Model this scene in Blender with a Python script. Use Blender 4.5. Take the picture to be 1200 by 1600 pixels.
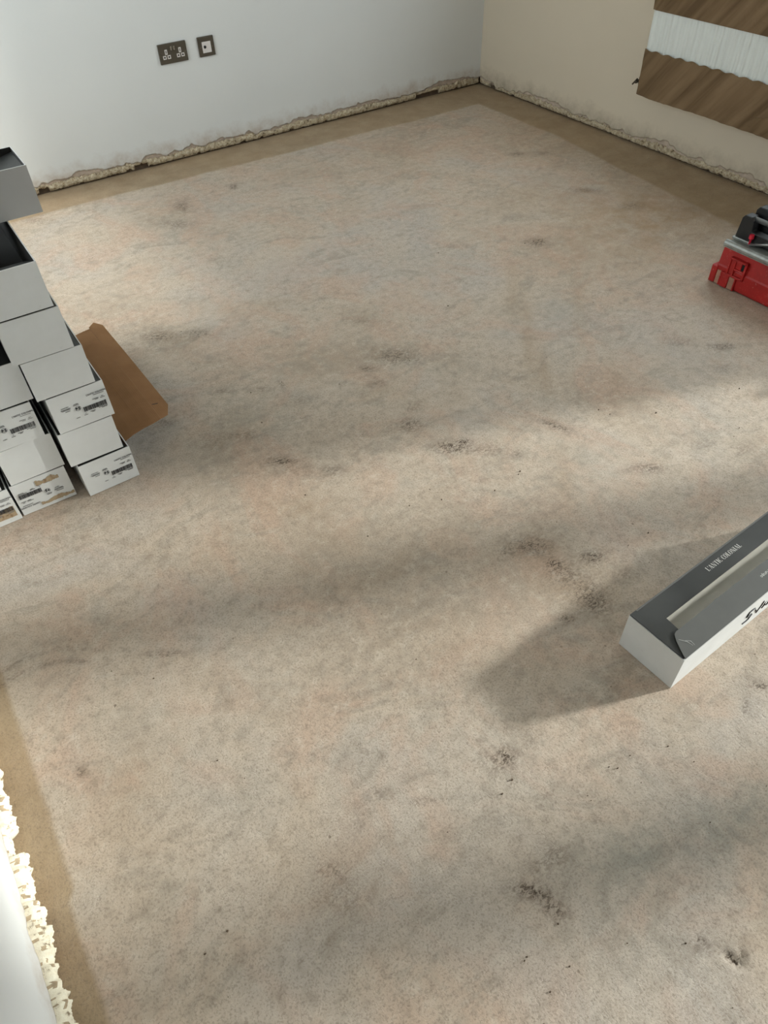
import bpy, bmesh, math, random
import numpy as np
from mathutils import Vector, Matrix, noise

for o in list(bpy.data.objects): bpy.data.objects.remove(o)
sc = bpy.context.scene
col = sc.collection

# ------------------------------------------------------------------ camera
cam_d = bpy.data.cameras.new('camera')
cam = bpy.data.objects.new('camera', cam_d); col.objects.link(cam)
cam_d.sensor_fit = 'VERTICAL'; cam_d.sensor_height = 32.0; cam_d.sensor_width = 24.0
cam_d.lens = 1126.52 / 1600.0 * 32.0
cam_d.clip_start = 0.02
R_ = Vector((0.831957, -0.5542, -0.026624)); U_ = Vector((0.416666, 0.592366, 0.689559)); D_ = Vector((0.366383, 0.584777, -0.72374))
M = Matrix(((R_.x, U_.x, -D_.x, -3.35022), (R_.y, U_.y, -D_.y, -3.99678), (R_.z, U_.z, -D_.z, 1.47364), (0, 0, 0, 1)))
cam.matrix_world = M
sc.camera = cam

# ------------------------------------------------------------------ world, sun, exposure
W = bpy.data.worlds.new('World'); sc.world = W; W.use_nodes = True
bg = W.node_tree.nodes['Background']
bg.inputs['Color'].default_value = (0.89, 0.95, 1.01, 1); bg.inputs['Strength'].default_value = 3.9
sun_d = bpy.data.lights.new('sun', 'SUN'); sun_d.energy = 3.5; sun_d.angle = math.radians(4.0); sun_d.color = (1.0, 0.975, 0.945)
sun = bpy.data.objects.new('sun', sun_d); col.objects.link(sun); sun.location = (6, -6, 3)
el = math.radians(17.2)
sdir = Vector((-0.945 * math.cos(el), 0.335 * math.cos(el), -math.sin(el)))
sun.rotation_euler = sdir.to_track_quat('-Z', 'Y').to_euler()
vs = sc.view_settings
vs.view_transform = 'Standard'; vs.look = 'None'; vs.gamma = 1.0; vs.use_curve_mapping = False
vs.exposure = 0.79
sc.cycles.use_light_tree = False; sc.cycles.caustics_reflective = False; sc.cycles.caustics_refractive = False; sc.cycles.max_bounces = 6; sc.cycles.diffuse_bounces = 4; sc.cycles.glossy_bounces = 2

XL, YF, ZC = -3.713, -5.6, 2.4          # left wall, wall behind the camera, ceiling
# openings: wall, name, along-wall range, z range
OPEN = {
 'right': [('window_1', -2.6, -1.05, 0.84, 2.2), ('door_1', -3.93, -3.463, 0.02, 1.95), ('door_2', -4.79, -4.08, 0.02, 1.95), ('door_3', -5.52, -4.93, 0.02, 1.95)],
 'back': [], 'left': [('window_2', -1.95, -0.35, 0.85, 2.2)],
 'front': [('added_fill_window', -3.2, -2.2, 1.3, 2.1)],  # unseen window added to fill light onto the carton fronts
}
def portal(name, loc, size, direction):
    d = bpy.data.lights.new(name, 'AREA'); d.shape = 'RECTANGLE'; d.size, d.size_y = size
    d.cycles.is_portal = True
    o = bpy.data.objects.new(name, d); col.objects.link(o); o.location = loc
    o.rotation_euler = Vector(direction).to_track_quat('-Z', 'Z').to_euler()
for n, a, b, z0, z1 in OPEN['right']: portal('daylight_portal', (0.2, (a+b)/2, (z0+z1)/2), (b-a, z1-z0), (-1, 0, 0))
for n, a, b, z0, z1 in OPEN['left']: portal('daylight_portal', (XL-0.2, (a+b)/2, (z0+z1)/2), (b-a, z1-z0), (1, 0, 0))
for n, a, b, z0, z1 in OPEN['front']: portal('daylight_portal', ((a+b)/2, YF-0.2, (z0+z1)/2), (b-a, z1-z0), (0, 1, 0))

# ------------------------------------------------------------------ helpers
def tag(o, label=None, cat=None, group=None, kind=None):
    if label: o['label'] = label
    if cat: o['category'] = cat
    if group: o['group'] = group
    if kind: o['kind'] = kind
    return o
def empty(name, loc=(0, 0, 0), rz=0.0):
    o = bpy.data.objects.new(name, None); col.objects.link(o); o.location = loc; o.rotation_euler = (0, 0, rz); o.empty_display_size = 0.05
    return o
def link(name, me, parent=None, loc=None, rot=None):
    o = bpy.data.objects.new(name, me); col.objects.link(o)
    if parent: o.parent = parent
    if loc: o.location = loc
    if rot: o.rotation_euler = rot
    return o
class MB:
    def __init__(s): s.v, s.f, s.m = [], [], []
    def face(s, idx, m=0): s.f.append(idx); s.m.append(m)
    def quad(s, a, b, c, d, m=0):
        i = len(s.v); s.v += [a, b, c, d]; s.face((i, i+1, i+2, i+3), m)
    def poly(s, pts, m=0):
        i = len(s.v); s.v += list(pts); s.face(tuple(range(i, i+len(pts))), m)
    def box(s, x0, x1, y0, y1, z0, z1, m=0):
        i = len(s.v)
        s.v += [(x0,y0,z0),(x1,y0,z0),(x1,y1,z0),(x0,y1,z0),(x0,y0,z1),(x1,y0,z1),(x1,y1,z1),(x0,y1,z1)]
        for q in ((0,3,2,1),(4,5,6,7),(0,1,5,4),(1,2,6,5),(2,3,7,6),(3,0,4,7)): s.face(tuple(i+k for k in q), m)
    def grid(s, fn, nu, nv, m=0, flip=False):
        i = len(s.v)
        for a in range(nu):
            for b in range(nv): s.v.append(tuple(fn(a, b)))
        for a in range(nu-1):
            for b in range(nv-1):
                q = (i+a*nv+b, i+(a+1)*nv+b, i+(a+1)*nv+b+1, i+a*nv+b+1)
                s.face(q[::-1] if flip else q, m)
    def prism(s, pts, ax, h0, h1, m=0):
        """pts: 2-D outline; ax: function (u, v, h) -> 3-D"""
        i = len(s.v); n = len(pts)
        s.v += [ax(u, v, h0) for u, v in pts] + [ax(u, v, h1) for u, v in pts]
        s.face(tuple(range(i, i+n))[::-1], m); s.face(tuple(range(i+n, i+2*n)), m)
        for k in range(n): s.face((i+k, i+(k+1) % n, i+n+(k+1) % n, i+n+k), m)
    def tube(s, pts, r, n=10, m=0):
        pts = [Vector(p) for p in pts]; i = len(s.v)
        for k, p in enumerate(pts):
            t = (pts[min(k+1, len(pts)-1)] - pts[max(k-1, 0)]).normalized()
            a = t.orthogonal().normalized() if k == 0 else (a - t*a.dot(t)).normalized()
            b = t.cross(a)
            rr = r[k] if isinstance(r, (list, tuple)) else r
            for j in range(n):
                w = 2*math.pi*j/n; s.v.append(tuple(p + a*math.cos(w)*rr + b*math.sin(w)*rr))
        for k in range(len(pts)-1):
            for j in range(n): s.face((i+k*n+j, i+k*n+(j+1) % n, i+(k+1)*n+(j+1) % n, i+(k+1)*n+j), m)
        s.face(tuple(range(i, i+n))[::-1], m); s.face(tuple(range(i+(len(pts)-1)*n, i+len(pts)*n)), m)
    def mesh(s, name, mats, smooth=False, bevel=0.0, seg=2, fix=True):
        me = bpy.data.meshes.new(name); me.from_pydata([tuple(p) for p in s.v], [], s.f)
        for k in mats if isinstance(mats, (list, tuple)) else [mats]: me.materials.append(k)
        me.polygons.foreach_set('material_index', s.m)
        if fix or bevel:
            bm = bmesh.new(); bm.from_mesh(me)
            if bevel:
                bmesh.ops.remove_doubles(bm, verts=bm.verts, dist=1e-6)
                es = [e for e in bm.edges if len(e.link_faces) == 2 and e.calc_face_angle(0) > 0.6]
                bmesh.ops.bevel(bm, geom=es, offset=bevel, segments=seg, affect='EDGES', profile=0.5, clamp_overlap=True)
            bmesh.ops.recalc_face_normals(bm, faces=bm.faces)
            bm.to_mesh(me); bm.free()
        if smooth: me.polygons.foreach_set('use_smooth', [True]*len(me.polygons))
        me.update(); return me
    def build(s, name, mats, parent=None, **k): return link(name, s.mesh(name, mats, **k), parent)
def text_mesh(txt, size, mat, align='LEFT', xs=1.0, bold=0.0):
    c = bpy.data.curves.new('lettering', 'FONT'); c.body = txt; c.size = size; c.align_x = align; c.resolution_u = 2; c.offset = bold
    o = bpy.data.objects.new('lettering', c); col.objects.link(o)
    dg = bpy.context.evaluated_depsgraph_get(); dg.update()
    me = bpy.data.meshes.new_from_object(o.evaluated_get(dg))
    bpy.data.objects.remove(o); bpy.data.curves.remove(c)
    me.materials.clear(); me.materials.append(mat)
    me.transform(Matrix.Diagonal((xs, 1, 1, 1))); return me
def fn(x, y=0.0, z=0.0, octv=4): return noise.fractal(Vector((x, y, z)), 0.55, 2.1, octv)
def n1(x, y=0.0, z=0.0): return noise.noise(Vector((x, y, z)))

# ------------------------------------------------------------------ materials
def srgb(r, g, b):
    f = lambda c: (c/255/12.92) if c/255 <= 0.04045 else ((c/255+0.055)/1.055)**2.4
    return (f(r), f(g), f(b), 1)
class NT:
    def __init__(s, name):
        s.m = bpy.data.materials.new(name); s.m.use_nodes = True; s.t = s.m.node_tree; s.n = s.t.nodes
        s.b = s.n['Principled BSDF']; s.co = s.n.new('ShaderNodeTexCoord')
    def L(s, a, b): s.t.links.new(a, b)
    def noise(s, scale, detail=4, rough=0.55, vec=None, dist=0.0, st=None):
        n = s.n.new('ShaderNodeTexNoise'); n.inputs['Scale'].default_value = scale; n.inputs['Detail'].default_value = detail
        n.inputs['Roughness'].default_value = rough; n.inputs['Distortion'].default_value = dist
        v = vec if vec is not None else s.co.outputs['Object']
        if st: v = s.map(st, v)
        s.L(v, n.inputs['Vector']); return n.outputs['Fac']
    def map(s, scale, vec=None, rot=(0, 0, 0), loc=(0, 0, 0)):
        m = s.n.new('ShaderNodeMapping'); m.inputs['Scale'].default_value = scale; m.inputs['Rotation'].default_value = rot; m.inputs['Location'].default_value = loc
        s.L(vec if vec is not None else s.co.outputs['Object'], m.inputs['Vector']); return m.outputs['Vector']
    def ramp(s, fac, stops):
        r = s.n.new('ShaderNodeValToRGB'); e = r.color_ramp.elements
        while len(e) < len(stops): e.new(0.5)
        for k, (p, c) in enumerate(stops):
            e[k].position = p; e[k].color = c if isinstance(c, (tuple, list)) else (c, c, c, 1)
        s.L(fac, r.inputs['Fac']); return r.outputs['Color']
    def mix(s, fac, a, b, mode='MIX'):
        m = s.n.new('ShaderNodeMix'); m.data_type = 'RGBA'; m.blend_type = mode
        for sock, v in ((m.inputs[0], fac), (m.inputs[6], a), (m.inputs[7], b)):
            if hasattr(v, 'links'): s.L(v, sock)
            else: sock.default_value = v
        return m.outputs[2]
    def math(s, op, a, b=0.5, c=None, clamp=False):
        m = s.n.new('ShaderNodeMath'); m.operation = op; m.use_clamp = clamp
        for sock, v in zip(m.inputs, (a, b, c)):
            if v is None: continue
            if hasattr(v, 'links'): s.L(v, sock)
            else: sock.default_value = v
        return m.outputs[0]
    def bump(s, h, strength=0.3, dist=0.002, prev=None):
        b = s.n.new('ShaderNodeBump'); b.inputs['Strength'].default_value = strength; b.inputs['Distance'].default_value = dist
        s.L(h, b.inputs['Height'])
        if prev is not None: s.L(prev, b.inputs['Normal'])
        return b.outputs['Normal']
    def out(s, color=None, rough=0.7, normal=None, metal=0.0, spec=0.5):
        for sock, v in ((s.b.inputs['Base Color'], color), (s.b.inputs['Roughness'], rough), (s.b.inputs['Metallic'], metal), (s.b.inputs['Specular IOR Level'], spec)):
            if v is None: continue
            if hasattr(v, 'links'): s.L(v, sock)
            else: sock.default_value = v
        if normal is not None: s.L(normal, s.b.inputs['Normal'])
        return s.m
def simple(name, c, rough=0.6, var=0.08, scale=20, bump=0.0, bscale=150, metal=0.0, spec=0.5, bd=0.001):
    n = NT(name); f = n.noise(scale)
    d = tuple(max(0, x*(1-var)) for x in c[:3])+(1,); e = tuple(min(1, x*(1+var)) for x in c[:3])+(1,)
    cc = n.ramp(f, [(0.3, d), (0.7, e)])
    nm = n.bump(n.noise(bscale), bump, bd) if bump else None
    return n.out(cc, rough, nm, metal, spec)

# --- concrete floor
def floor_material():
    n = NT('screed'); at = n.n.new('ShaderNodeAttribute'); at.attribute_name = 'stain'
    sep = n.n.new('ShaderNodeSeparateColor'); n.L(at.outputs['Color'], sep.inputs[0])
    dark, tan, grey, band = sep.outputs[0], sep.outputs[1], sep.outputs[2], at.outputs['Alpha']
    big = n.noise(1.7, 3, 0.6, dist=0.6); mid = n.noise(7, 4, 0.65, dist=0.8); fine = n.noise(34, 3, 0.65); grain = n.noise(240, 2, 0.6)
    c = n.ramp(big, [(0.32, srgb(178, 160, 141)), (0.5, srgb(196, 180, 162)), (0.68, srgb(188, 177, 165))])
    c = n.mix(n.math('MULTIPLY', n.ramp(mid, [(0.48, 0.0), (0.72, 1.0)]), 0.35), c, srgb(168, 162, 152))
    c = n.mix(n.math('MULTIPLY', n.ramp(n.noise(4.3, 3, 0.6, dist=1.2, st=(1.0, 0.8, 1)), [(0.47, 0.0), (0.66, 1.0)]), 0.5), c, srgb(196, 164, 142))
    c = n.mix(n.math('MULTIPLY', n.ramp(n.noise(6.1, 4, 0.7, dist=2.0, st=(0.6, 1.1, 1)), [(0.52, 0.0), (0.68, 1.0)]), 0.55), c, srgb(158, 147, 133))
    c = n.mix(n.math('MULTIPLY', n.ramp(fine, [(0.52, 0.0), (0.72, 1.0)]), 0.45), c, srgb(146, 131, 114))
    c = n.mix(n.math('MULTIPLY', n.ramp(fine, [(0.30, 1.0), (0.47, 0.0)]), 0.40), c, srgb(214, 202, 186))
    # grey-green patches with mottled edges
    g = n.math('MULTIPLY', grey, n.ramp(n.noise(17, 4, 0.7), [(0.38, 0.25), (0.6, 1.0)]))
    c = n.mix(n.math('MULTIPLY', g, 0.8, clamp=True), c, srgb(152, 149, 138))
    t = n.math('MULTIPLY', tan, n.ramp(n.noise(11, 3, 0.65), [(0.3, 0.3), (0.65, 1.0)]))
    c = n.mix(n.math('MULTIPLY', t, 0.9, clamp=True), c, srgb(163, 137, 108))
    # bare edge strip that lay under the old floor units
    bn = n.ramp(n.noise(9, 3, 0.6), [(0.3, srgb(148, 124, 93)), (0.7, srgb(170, 148, 117))])
    c = n.mix(n.math('MULTIPLY', band, 0.8), c, bn)
    # scattered faint scuffs and dirt
    sc_ = n.ramp(n.noise(26, 4, 0.75, dist=1.5, st=(0.7, 1.5, 1)), [(0.62, 0.0), (0.78, 1.0)])
    c = n.mix(n.math('MULTIPLY', sc_, 0.4), c, srgb(118, 103, 88))
    dk = n.ramp(n.noise(120, 3, 0.75, dist=0.9, st=(0.7, 1.2, 1)), [(0.46, 0.20), (0.58, 1.0)])
    c = n.mix(n.math('MULTIPLY', n.math('MULTIPLY', dark, dk), 1.05, clamp=True), c, srgb(82, 68, 55))
    c = n.mix(n.math('MULTIPLY', n.ramp(grain, [(0.34, 1.0), (0.5, 0.0)]), 0.40), c, srgb(120, 106, 92))
    # pits
    vo = n.n.new('ShaderNodeTexVoronoi'); vo.inputs['Scale'].default_value = 26; vo.inputs['Randomness'].default_value = 1.0
    n.L(n.map((1, 1, 1)), vo.inputs['Vector'])
    pit = n.ramp(vo.outputs['Distance'], [(0.04, 1.0), (0.11, 0.0)])
    pit = n.math('MULTIPLY', pit, n.ramp(n.noise(5.5, 2), [(0.55, 0.0), (0.66, 1.0)]))
    c = n.mix(n.math('MULTIPLY', pit, 0.7), c, srgb(110, 95, 80))
    rg = n.noise(46, 6, 0.82, dist=0.15, st=(1.0, 0.7, 1))
    rg = n.math('ADD', n.math('MULTIPLY', n.ramp(rg, [(0.30, 0.0), (0.44, 0.8), (0.75, 1.0)]), 0.5), n.math('MULTIPLY', rg, 0.55))
    hh = n.math('ADD', n.math('MULTIPLY', rg, n.ramp(big, [(0.35, 0.45), (0.62, 1.0)])), n.math('MULTIPLY', pit, -0.5))
    hh = n.math('ADD', hh, n.math('MULTIPLY', dark, -0.15))
    nb = n.bump(hh, 0.45, 0.0050)
    return n.out(c, n.math('ADD', 0.78, n.math('MULTIPLY', fine, -0.15)), nb, spec=0.3)
M_floor = floor_material()

def wall_material(name, base, dirt, axis_note=None):
    n = NT(name); sp = n.n.new('ShaderNodeSeparateXYZ'); n.L(n.co.outputs['Object'], sp.inputs[0])
    z = sp.outputs['Z']
    f = n.noise(3, 4); c = n.ramp(f, [(0.3, tuple(x*0.97 for x in base[:3])+(1,)), (0.7, base)])
    # grime rubbed into the paint just above the torn edge
    zz = n.math('ADD', z, n.math('MULTIPLY', n.math('SUBTRACT', n.noise(9, 5, 0.7), 0.5), 0.14))
    d = n.ramp(zz, [(0.045, 0.75), (0.12, 0.0)])
    d = n.math('MULTIPLY', d, n.ramp(n.noise(14, 5, 0.7), [(0.3, 0.2), (0.62, 1.0)]))
    c = n.mix(d, c, dirt)
    nb = n.bump(n.noise(70, 4), 0.08, 0.002)
    return n.out(c, 0.62, nb, spec=0.35)
M_wall = wall_material('white_emulsion', srgb(217, 218, 216), srgb(168, 150, 132))
M_wallr = wall_material('warm_light_emulsion', srgb(209, 197, 177), srgb(150, 138, 120))  # warm light of this corner put into the wall colour
M_torn = simple('torn_plaster', srgb(188, 172, 157), 0.9, 0.18, 30, 0.6, 120, bd=0.003)
M_core = simple('dark_masonry', srgb(84, 70, 56), 0.95, 0.35, 25, 0.7, 60, bd=0.004)
def adhesive_mat(name, a, b, c2):
    n = NT(name); f = n.noise(45, 5, 0.7)
    c = n.ramp(f, [(0.34, c2), (0.43, a), (0.60, b)])
    return n.out(c, 0.9, n.bump(n.noise(160, 4, 0.7), 0.6, 0.003), spec=0.2)
M_adh = adhesive_mat('old_adhesive', srgb(172, 157, 132), srgb(200, 188, 164), srgb(92, 77, 59))
M_adh2 = adhesive_mat('cream_adhesive', srgb(226, 216, 192), srgb(236, 229, 208), srgb(136, 120, 98))
M_pit = simple('brown_pitted_adhesive', srgb(168, 149, 121), 0.95, 0.3, 70, 0.5, 120, bd=0.003)
M_ceil = simple('ceiling_white', srgb(218, 218, 214), 0.8, 0.02)
M_frame = simple('white_upvc', srgb(238, 238, 236), 0.35, 0.01)
M_sunblock = simple('sun_block_sheet', srgb(206, 204, 198), 0.9, 0.03)
def glass_mat():
    n = NT('window_glass'); n.n.remove(n.b)
    t = n.n.new('ShaderNodeBsdfTransparent'); t.inputs['Color'].default_value = (0.96, 0.98, 0.97, 1)
    g = n.n.new('ShaderNodeBsdfGlossy'); g.inputs['Roughness'].default_value = 0.02
    m = n.n.new('ShaderNodeMixShader'); m.inputs[0].default_value = 0.06
    n.L(t.outputs[0], m.inputs[1]); n.L(g.outputs[0], m.inputs[2]); n.L(m.outputs[0], n.n['Material Output'].inputs['Surface'])
    return n.m
M_glass = glass_mat()
def carton_white():
    n = NT('white_carton'); c = n.ramp(n.noise(12, 4), [(0.3, srgb(214, 215, 213)), (0.7, srgb(223, 224, 223))])
    c = n.mix(n.math('MULTIPLY', n.ramp(n.noise(35, 5, 0.7), [(0.62, 0.0), (0.8, 1.0)]), 0.25), c, srgb(168, 162, 154))
    return n.out(c, 0.55, n.bump(n.noise(40, 3), 0.06, 0.002), spec=0.4)
M_carton = carton_white()
M_kraft = simple('brown_kraft', srgb(158, 122, 84), 0.85, 0.08, 14, 0.15, 90)
def kraft_mat():
    n = NT('brown_corrugated_kraft')
    w = n.n.new('ShaderNodeTexWave'); w.wave_type = 'BANDS'; w.bands_direction = 'X'; w.inputs['Scale'].default_value = 55; w.inputs['Distortion'].default_value = 0.3
    n.L(n.co.outputs['Object'], w.inputs['Vector'])
    c = n.ramp(n.noise(9, 4), [(0.3, srgb(132, 96, 63)), (0.7, srgb(148, 110, 75))])
    c = n.mix(n.math('MULTIPLY', w.outputs['Fac'], 0.06), c, srgb(110, 84, 58))
    return n.out(c, 0.85, n.bump(w.outputs['Fac'], 0.08, 0.001), spec=0.2)
M_kraft = kraft_mat()
def charcoal_mat():
    n = NT('charcoal_print'); c = n.ramp(n.noise(9, 4), [(0.3, srgb(40, 41, 40)), (0.7, srgb(54, 55, 53))])
    return n.out(c, n.ramp(n.noise(5, 4), [(0.35, 0.28), (0.65, 0.45)]), n.bump(n.noise(18, 3), 0.10, 0.004), spec=0.5)
M_char = charcoal_mat()
M_charg = simple('grey_print', srgb(176, 174, 171), 0.5, 0.05, 8, 0.05, 30)
M_flap = simple('matt_charcoal_flap', srgb(84, 84, 81), 0.55, 0.06, 30, 0.10, 70)
M_inner = simple('dark_carton_inside', srgb(34, 32, 29), 0.8, 0.15, 10)
M_black = simple('black_print', srgb(52, 52, 54), 0.6, 0.1)
M_grey_ink = simple('grey_print_ink', srgb(128, 126, 124), 0.6, 0.1, 60)
M_marker = simple('black_marker', srgb(28, 28, 30), 0.5, 0.1)
M_white_ink = simple('white_print', srgb(216, 216, 210), 0.6, 0.04)
def stain_mat():
    n = NT('mud_stain'); c = n.ramp(n.noise(50, 5, 0.7), [(0.3, srgb(120, 92, 62)), (0.5, srgb(176, 156, 130)), (0.7, srgb(140, 128, 86))])
    return n.out(c, 0.9, spec=0.1)
M_mud = stain_mat()
M_tile = simple('beige_tile', srgb(210, 206, 194), 0.35, 0.05, 25)
M_plate = simple('black_nickel', srgb(98, 92, 82), 0.34, 0.06, 30, metal=0.75)
M_plastic_w = simple('white_plastic', srgb(214, 208, 204), 0.4, 0.02)
M_hole = simple('socket_hole', srgb(18, 17, 16), 0.7, 0.1)
M_chrome = simple('switch_chrome', srgb(150, 146, 138), 0.25, 0.05, metal=0.8)
M_rad = simple('radiator_white', srgb(222, 226, 222), 0.4, 0.02, 20, 0.15, 90, bd=0.002)
def rad_card():
    n = NT('creased_cardboard')
    v = n.map((1, 1, 1), rot=(math.radians(52), 0, 0))
    st = n.noise(7.5, 3, 0.5, vec=n.map((1.0, 0.22, 2.6), v), dist=0.3)
    c = n.ramp(st, [(0.36, srgb(98, 78, 55)), (0.5, srgb(120, 98, 72)), (0.66, srgb(134, 111, 84))])
    return n.out(c, 0.8, n.bump(n.noise(120, 3), 0.1, 0.001), spec=0.25)
M_radcard = rad_card()
def red_plastic():
    n = NT('dusty_red_plastic'); c = n.ramp(n.noise(14, 5, 0.7), [(0.3, srgb(150, 20, 17)), (0.6, srgb(172, 27, 24)), (0.78, srgb(190, 92, 84))])
    c = n.mix(n.math('MULTIPLY', n.ramp(n.noise(110, 4, 0.7), [(0.62, 0.0), (0.72, 1.0)]), 0.5), c, srgb(206, 150, 138))
    return n.out(c, 0.5, n.bump(n.noise(60, 4), 0.1, 0.002))
M_red = red_plastic()
M_reddust = simple('plaster_dust', srgb(164, 122, 102), 0.9, 0.15, 60)
M_alu = simple('dirty_aluminium', srgb(150, 152, 148), 0.45, 0.25, 40, 0.3, 80, metal=0.55)
M_tray = simple('grey_tray', srgb(132, 134, 128), 0.6, 0.2, 22, 0.2, 60)
M_blackp = simple('black_plastic', srgb(20, 20, 21), 0.5, 0.2)
M_knob = simple('red_knob', srgb(196, 26, 50), 0.4, 0.05)
M_steel = simple('steel_rail', srgb(170, 172, 172), 0.3, 0.08, metal=0.8)
M_valve = simple('valve_metal', srgb(74, 66, 56), 0.4, 0.2, metal=0.6)
M_ground = simple('patio_paving', srgb(168, 164, 156), 0.9, 0.1, 3)

# ------------------------------------------------------------------ floor
DARK = [[-2.786,-1.569,0.063,-0.046,-0.015,-0.037,0.8],[-2.655,-1.637,0.047,-0.034,-0.016,-0.036,0.7],[-2.371,-0.715,0.068,-0.051,-0.021,-0.05,0.6],[-2.27,-0.55,0.033,-0.025,-0.025,-0.06,0.7],[-2.138,-2.197,0.074,-0.053,-0.029,-0.042,0.8],[-2.265,-2.196,0.025,-0.018,-0.012,-0.019,0.8],[-2.281,-2.29,0.028,-0.02,-0.016,-0.024,0.5],[-2.264,-2.465,0.027,-0.019,-0.017,-0.024,0.5],[-2.323,-2.532,0.043,-0.031,-0.022,-0.031,0.7],[-2.74,-2.447,0.045,-0.032,-0.01,-0.018,1.0],[-2.783,-2.27,0.05,-0.036,-0.011,-0.023,0.5],[-2.879,-2.239,0.05,-0.035,-0.025,-0.056,0.35],[-2.281,-2.694,0.054,-0.039,-0.023,-0.03,1.0],[-2.194,-2.774,0.041,-0.029,-0.022,-0.027,0.5],[-2.136,-2.833,0.016,-0.011,-0.015,-0.018,0.5],[-1.952,-2.804,0.026,-0.054,-0.015,-0.011,0.9],[-1.161,-1.843,0.037,-0.028,-0.032,-0.035,1],[-0.573,-1.03,0.037,-0.029,-0.023,-0.027,0.7],[-0.456,-1.109,0.032,-0.025,-0.018,-0.02,0.6],[-0.61,-1.585,0.058,-0.044,-0.021,-0.021,0.6],[-0.569,-1.841,0.051,-0.039,-0.035,-0.033,0.5],[-1.866,-3.105,0.049,-0.034,-0.017,-0.015,0.8],[-1.28,-2.715,0.051,-0.037,-0.031,-0.027,0.4],[-1.173,-2.823,0.043,-0.031,-0.016,-0.013,0.9],[-1.28,-2.908,0.035,-0.025,-0.024,-0.019,0.4],[-1.638,-3.122,0.034,-0.025,-0.033,-0.027,0.35],[-2.349,-3.136,0.05,-0.035,-0.024,-0.027,0.8],[-2.42,-3.115,0.019,-0.014,-0.012,-0.014,0.5],[-2.243,-3.26,0.03,-0.021,-0.014,-0.014,1.1],[-2.345,-3.255,0.046,-0.032,-0.032,-0.034,0.6],[-2.342,-3.333,0.04,-0.027,-0.034,-0.034,0.7],[-2.439,-3.365,0.018,-0.012,-0.009,-0.01,1.1],[-2.344,-3.379,0.034,-0.023,-0.025,-0.025,0.6],[-2.217,-3.344,0.04,-0.028,-0.016,-0.015,0.4],[-2.343,-3.217,0.016,-0.011,-0.012,-0.013,0.9],[-2.79,-3.552,0.02,-0.014,-0.014,-0.016,0.9],[-2.815,-3.549,0.033,-0.023,-0.021,-0.026,0.4],[-2.92,-3.782,0.028,-0.03,-0.012,-0.008,1.2],[-2.909,-3.828,0.012,-0.02,-0.015,-0.006,0.9],[-2.875,-3.755,0.03,-0.021,-0.014,-0.015,0.5],[-2.834,-3.755,0.02,-0.014,-0.013,-0.014,0.5],[-3.225,-3.586,0.045,-0.03,-0.022,-0.037,0.4],[-3.212,-3.54,0.031,-0.021,-0.008,-0.014,0.5],[-3.557,-3.069,0.01,-0.007,-0.005,-0.017,0.7],[-3.292,-2.896,0.05,-0.029,-0.004,-0.011,0.7],[-2.98,-3.536,0.048,-0.027,-0.003,-0.006,0.6],[-3.059,-3.465,0.026,-0.018,-0.009,-0.013,0.4],[-3.126,-3.497,0.021,-0.014,-0.026,-0.041,0.25],[-2.209,-3.748,0.017,-0.023,-0.013,-0.006,0.9],[-1.569,-3.208,0.031,-0.022,-0.024,-0.018,0.4],[-2.28,-3.763,0.009,-0.006,-0.018,-0.014,0.6],[-1.969,-0.488,0.018,-0.014,-0.014,-0.029,1.0],[-2.887,-0.284,0.06,-0.045,-0.011,-0.042,0.5],[-2.623,-2.088,0.025,-0.018,-0.008,-0.016,0.5],[-2.556,-2.101,0.014,-0.01,-0.012,-0.023,0.6],[-2.733,-2.018,0.036,-0.026,-0.008,-0.016,0.5],[-2.545,-2.218,0.052,-0.037,-0.023,-0.042,0.35],[-2.726,-4.024,0.034,-0.023,-0.014,-0.012,0.35],[-2.126,-1.914,0.047,-0.034,-0.014,-0.023,0.4],[-2.729,-2.508,0.063,-0.045,-0.011,-0.02,0.35],[-2.634,-2.574,0.035,-0.024,-0.014,-0.024,0.5],[-2.353,-2.773,0.062,-0.044,-0.013,-0.018,0.25],[-2.727,-4.011,0.007,-0.005,-0.005,-0.004,0.9],[-2.234,-2.698,0.013,-0.009,-0.009,-0.012,0.9],[-2.968,-2.059,0.031,-0.022,-0.01,-0.025,0.6],[-2.806,-3.669,0.013,-0.009,-0.005,-0.006,0.4]]
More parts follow.
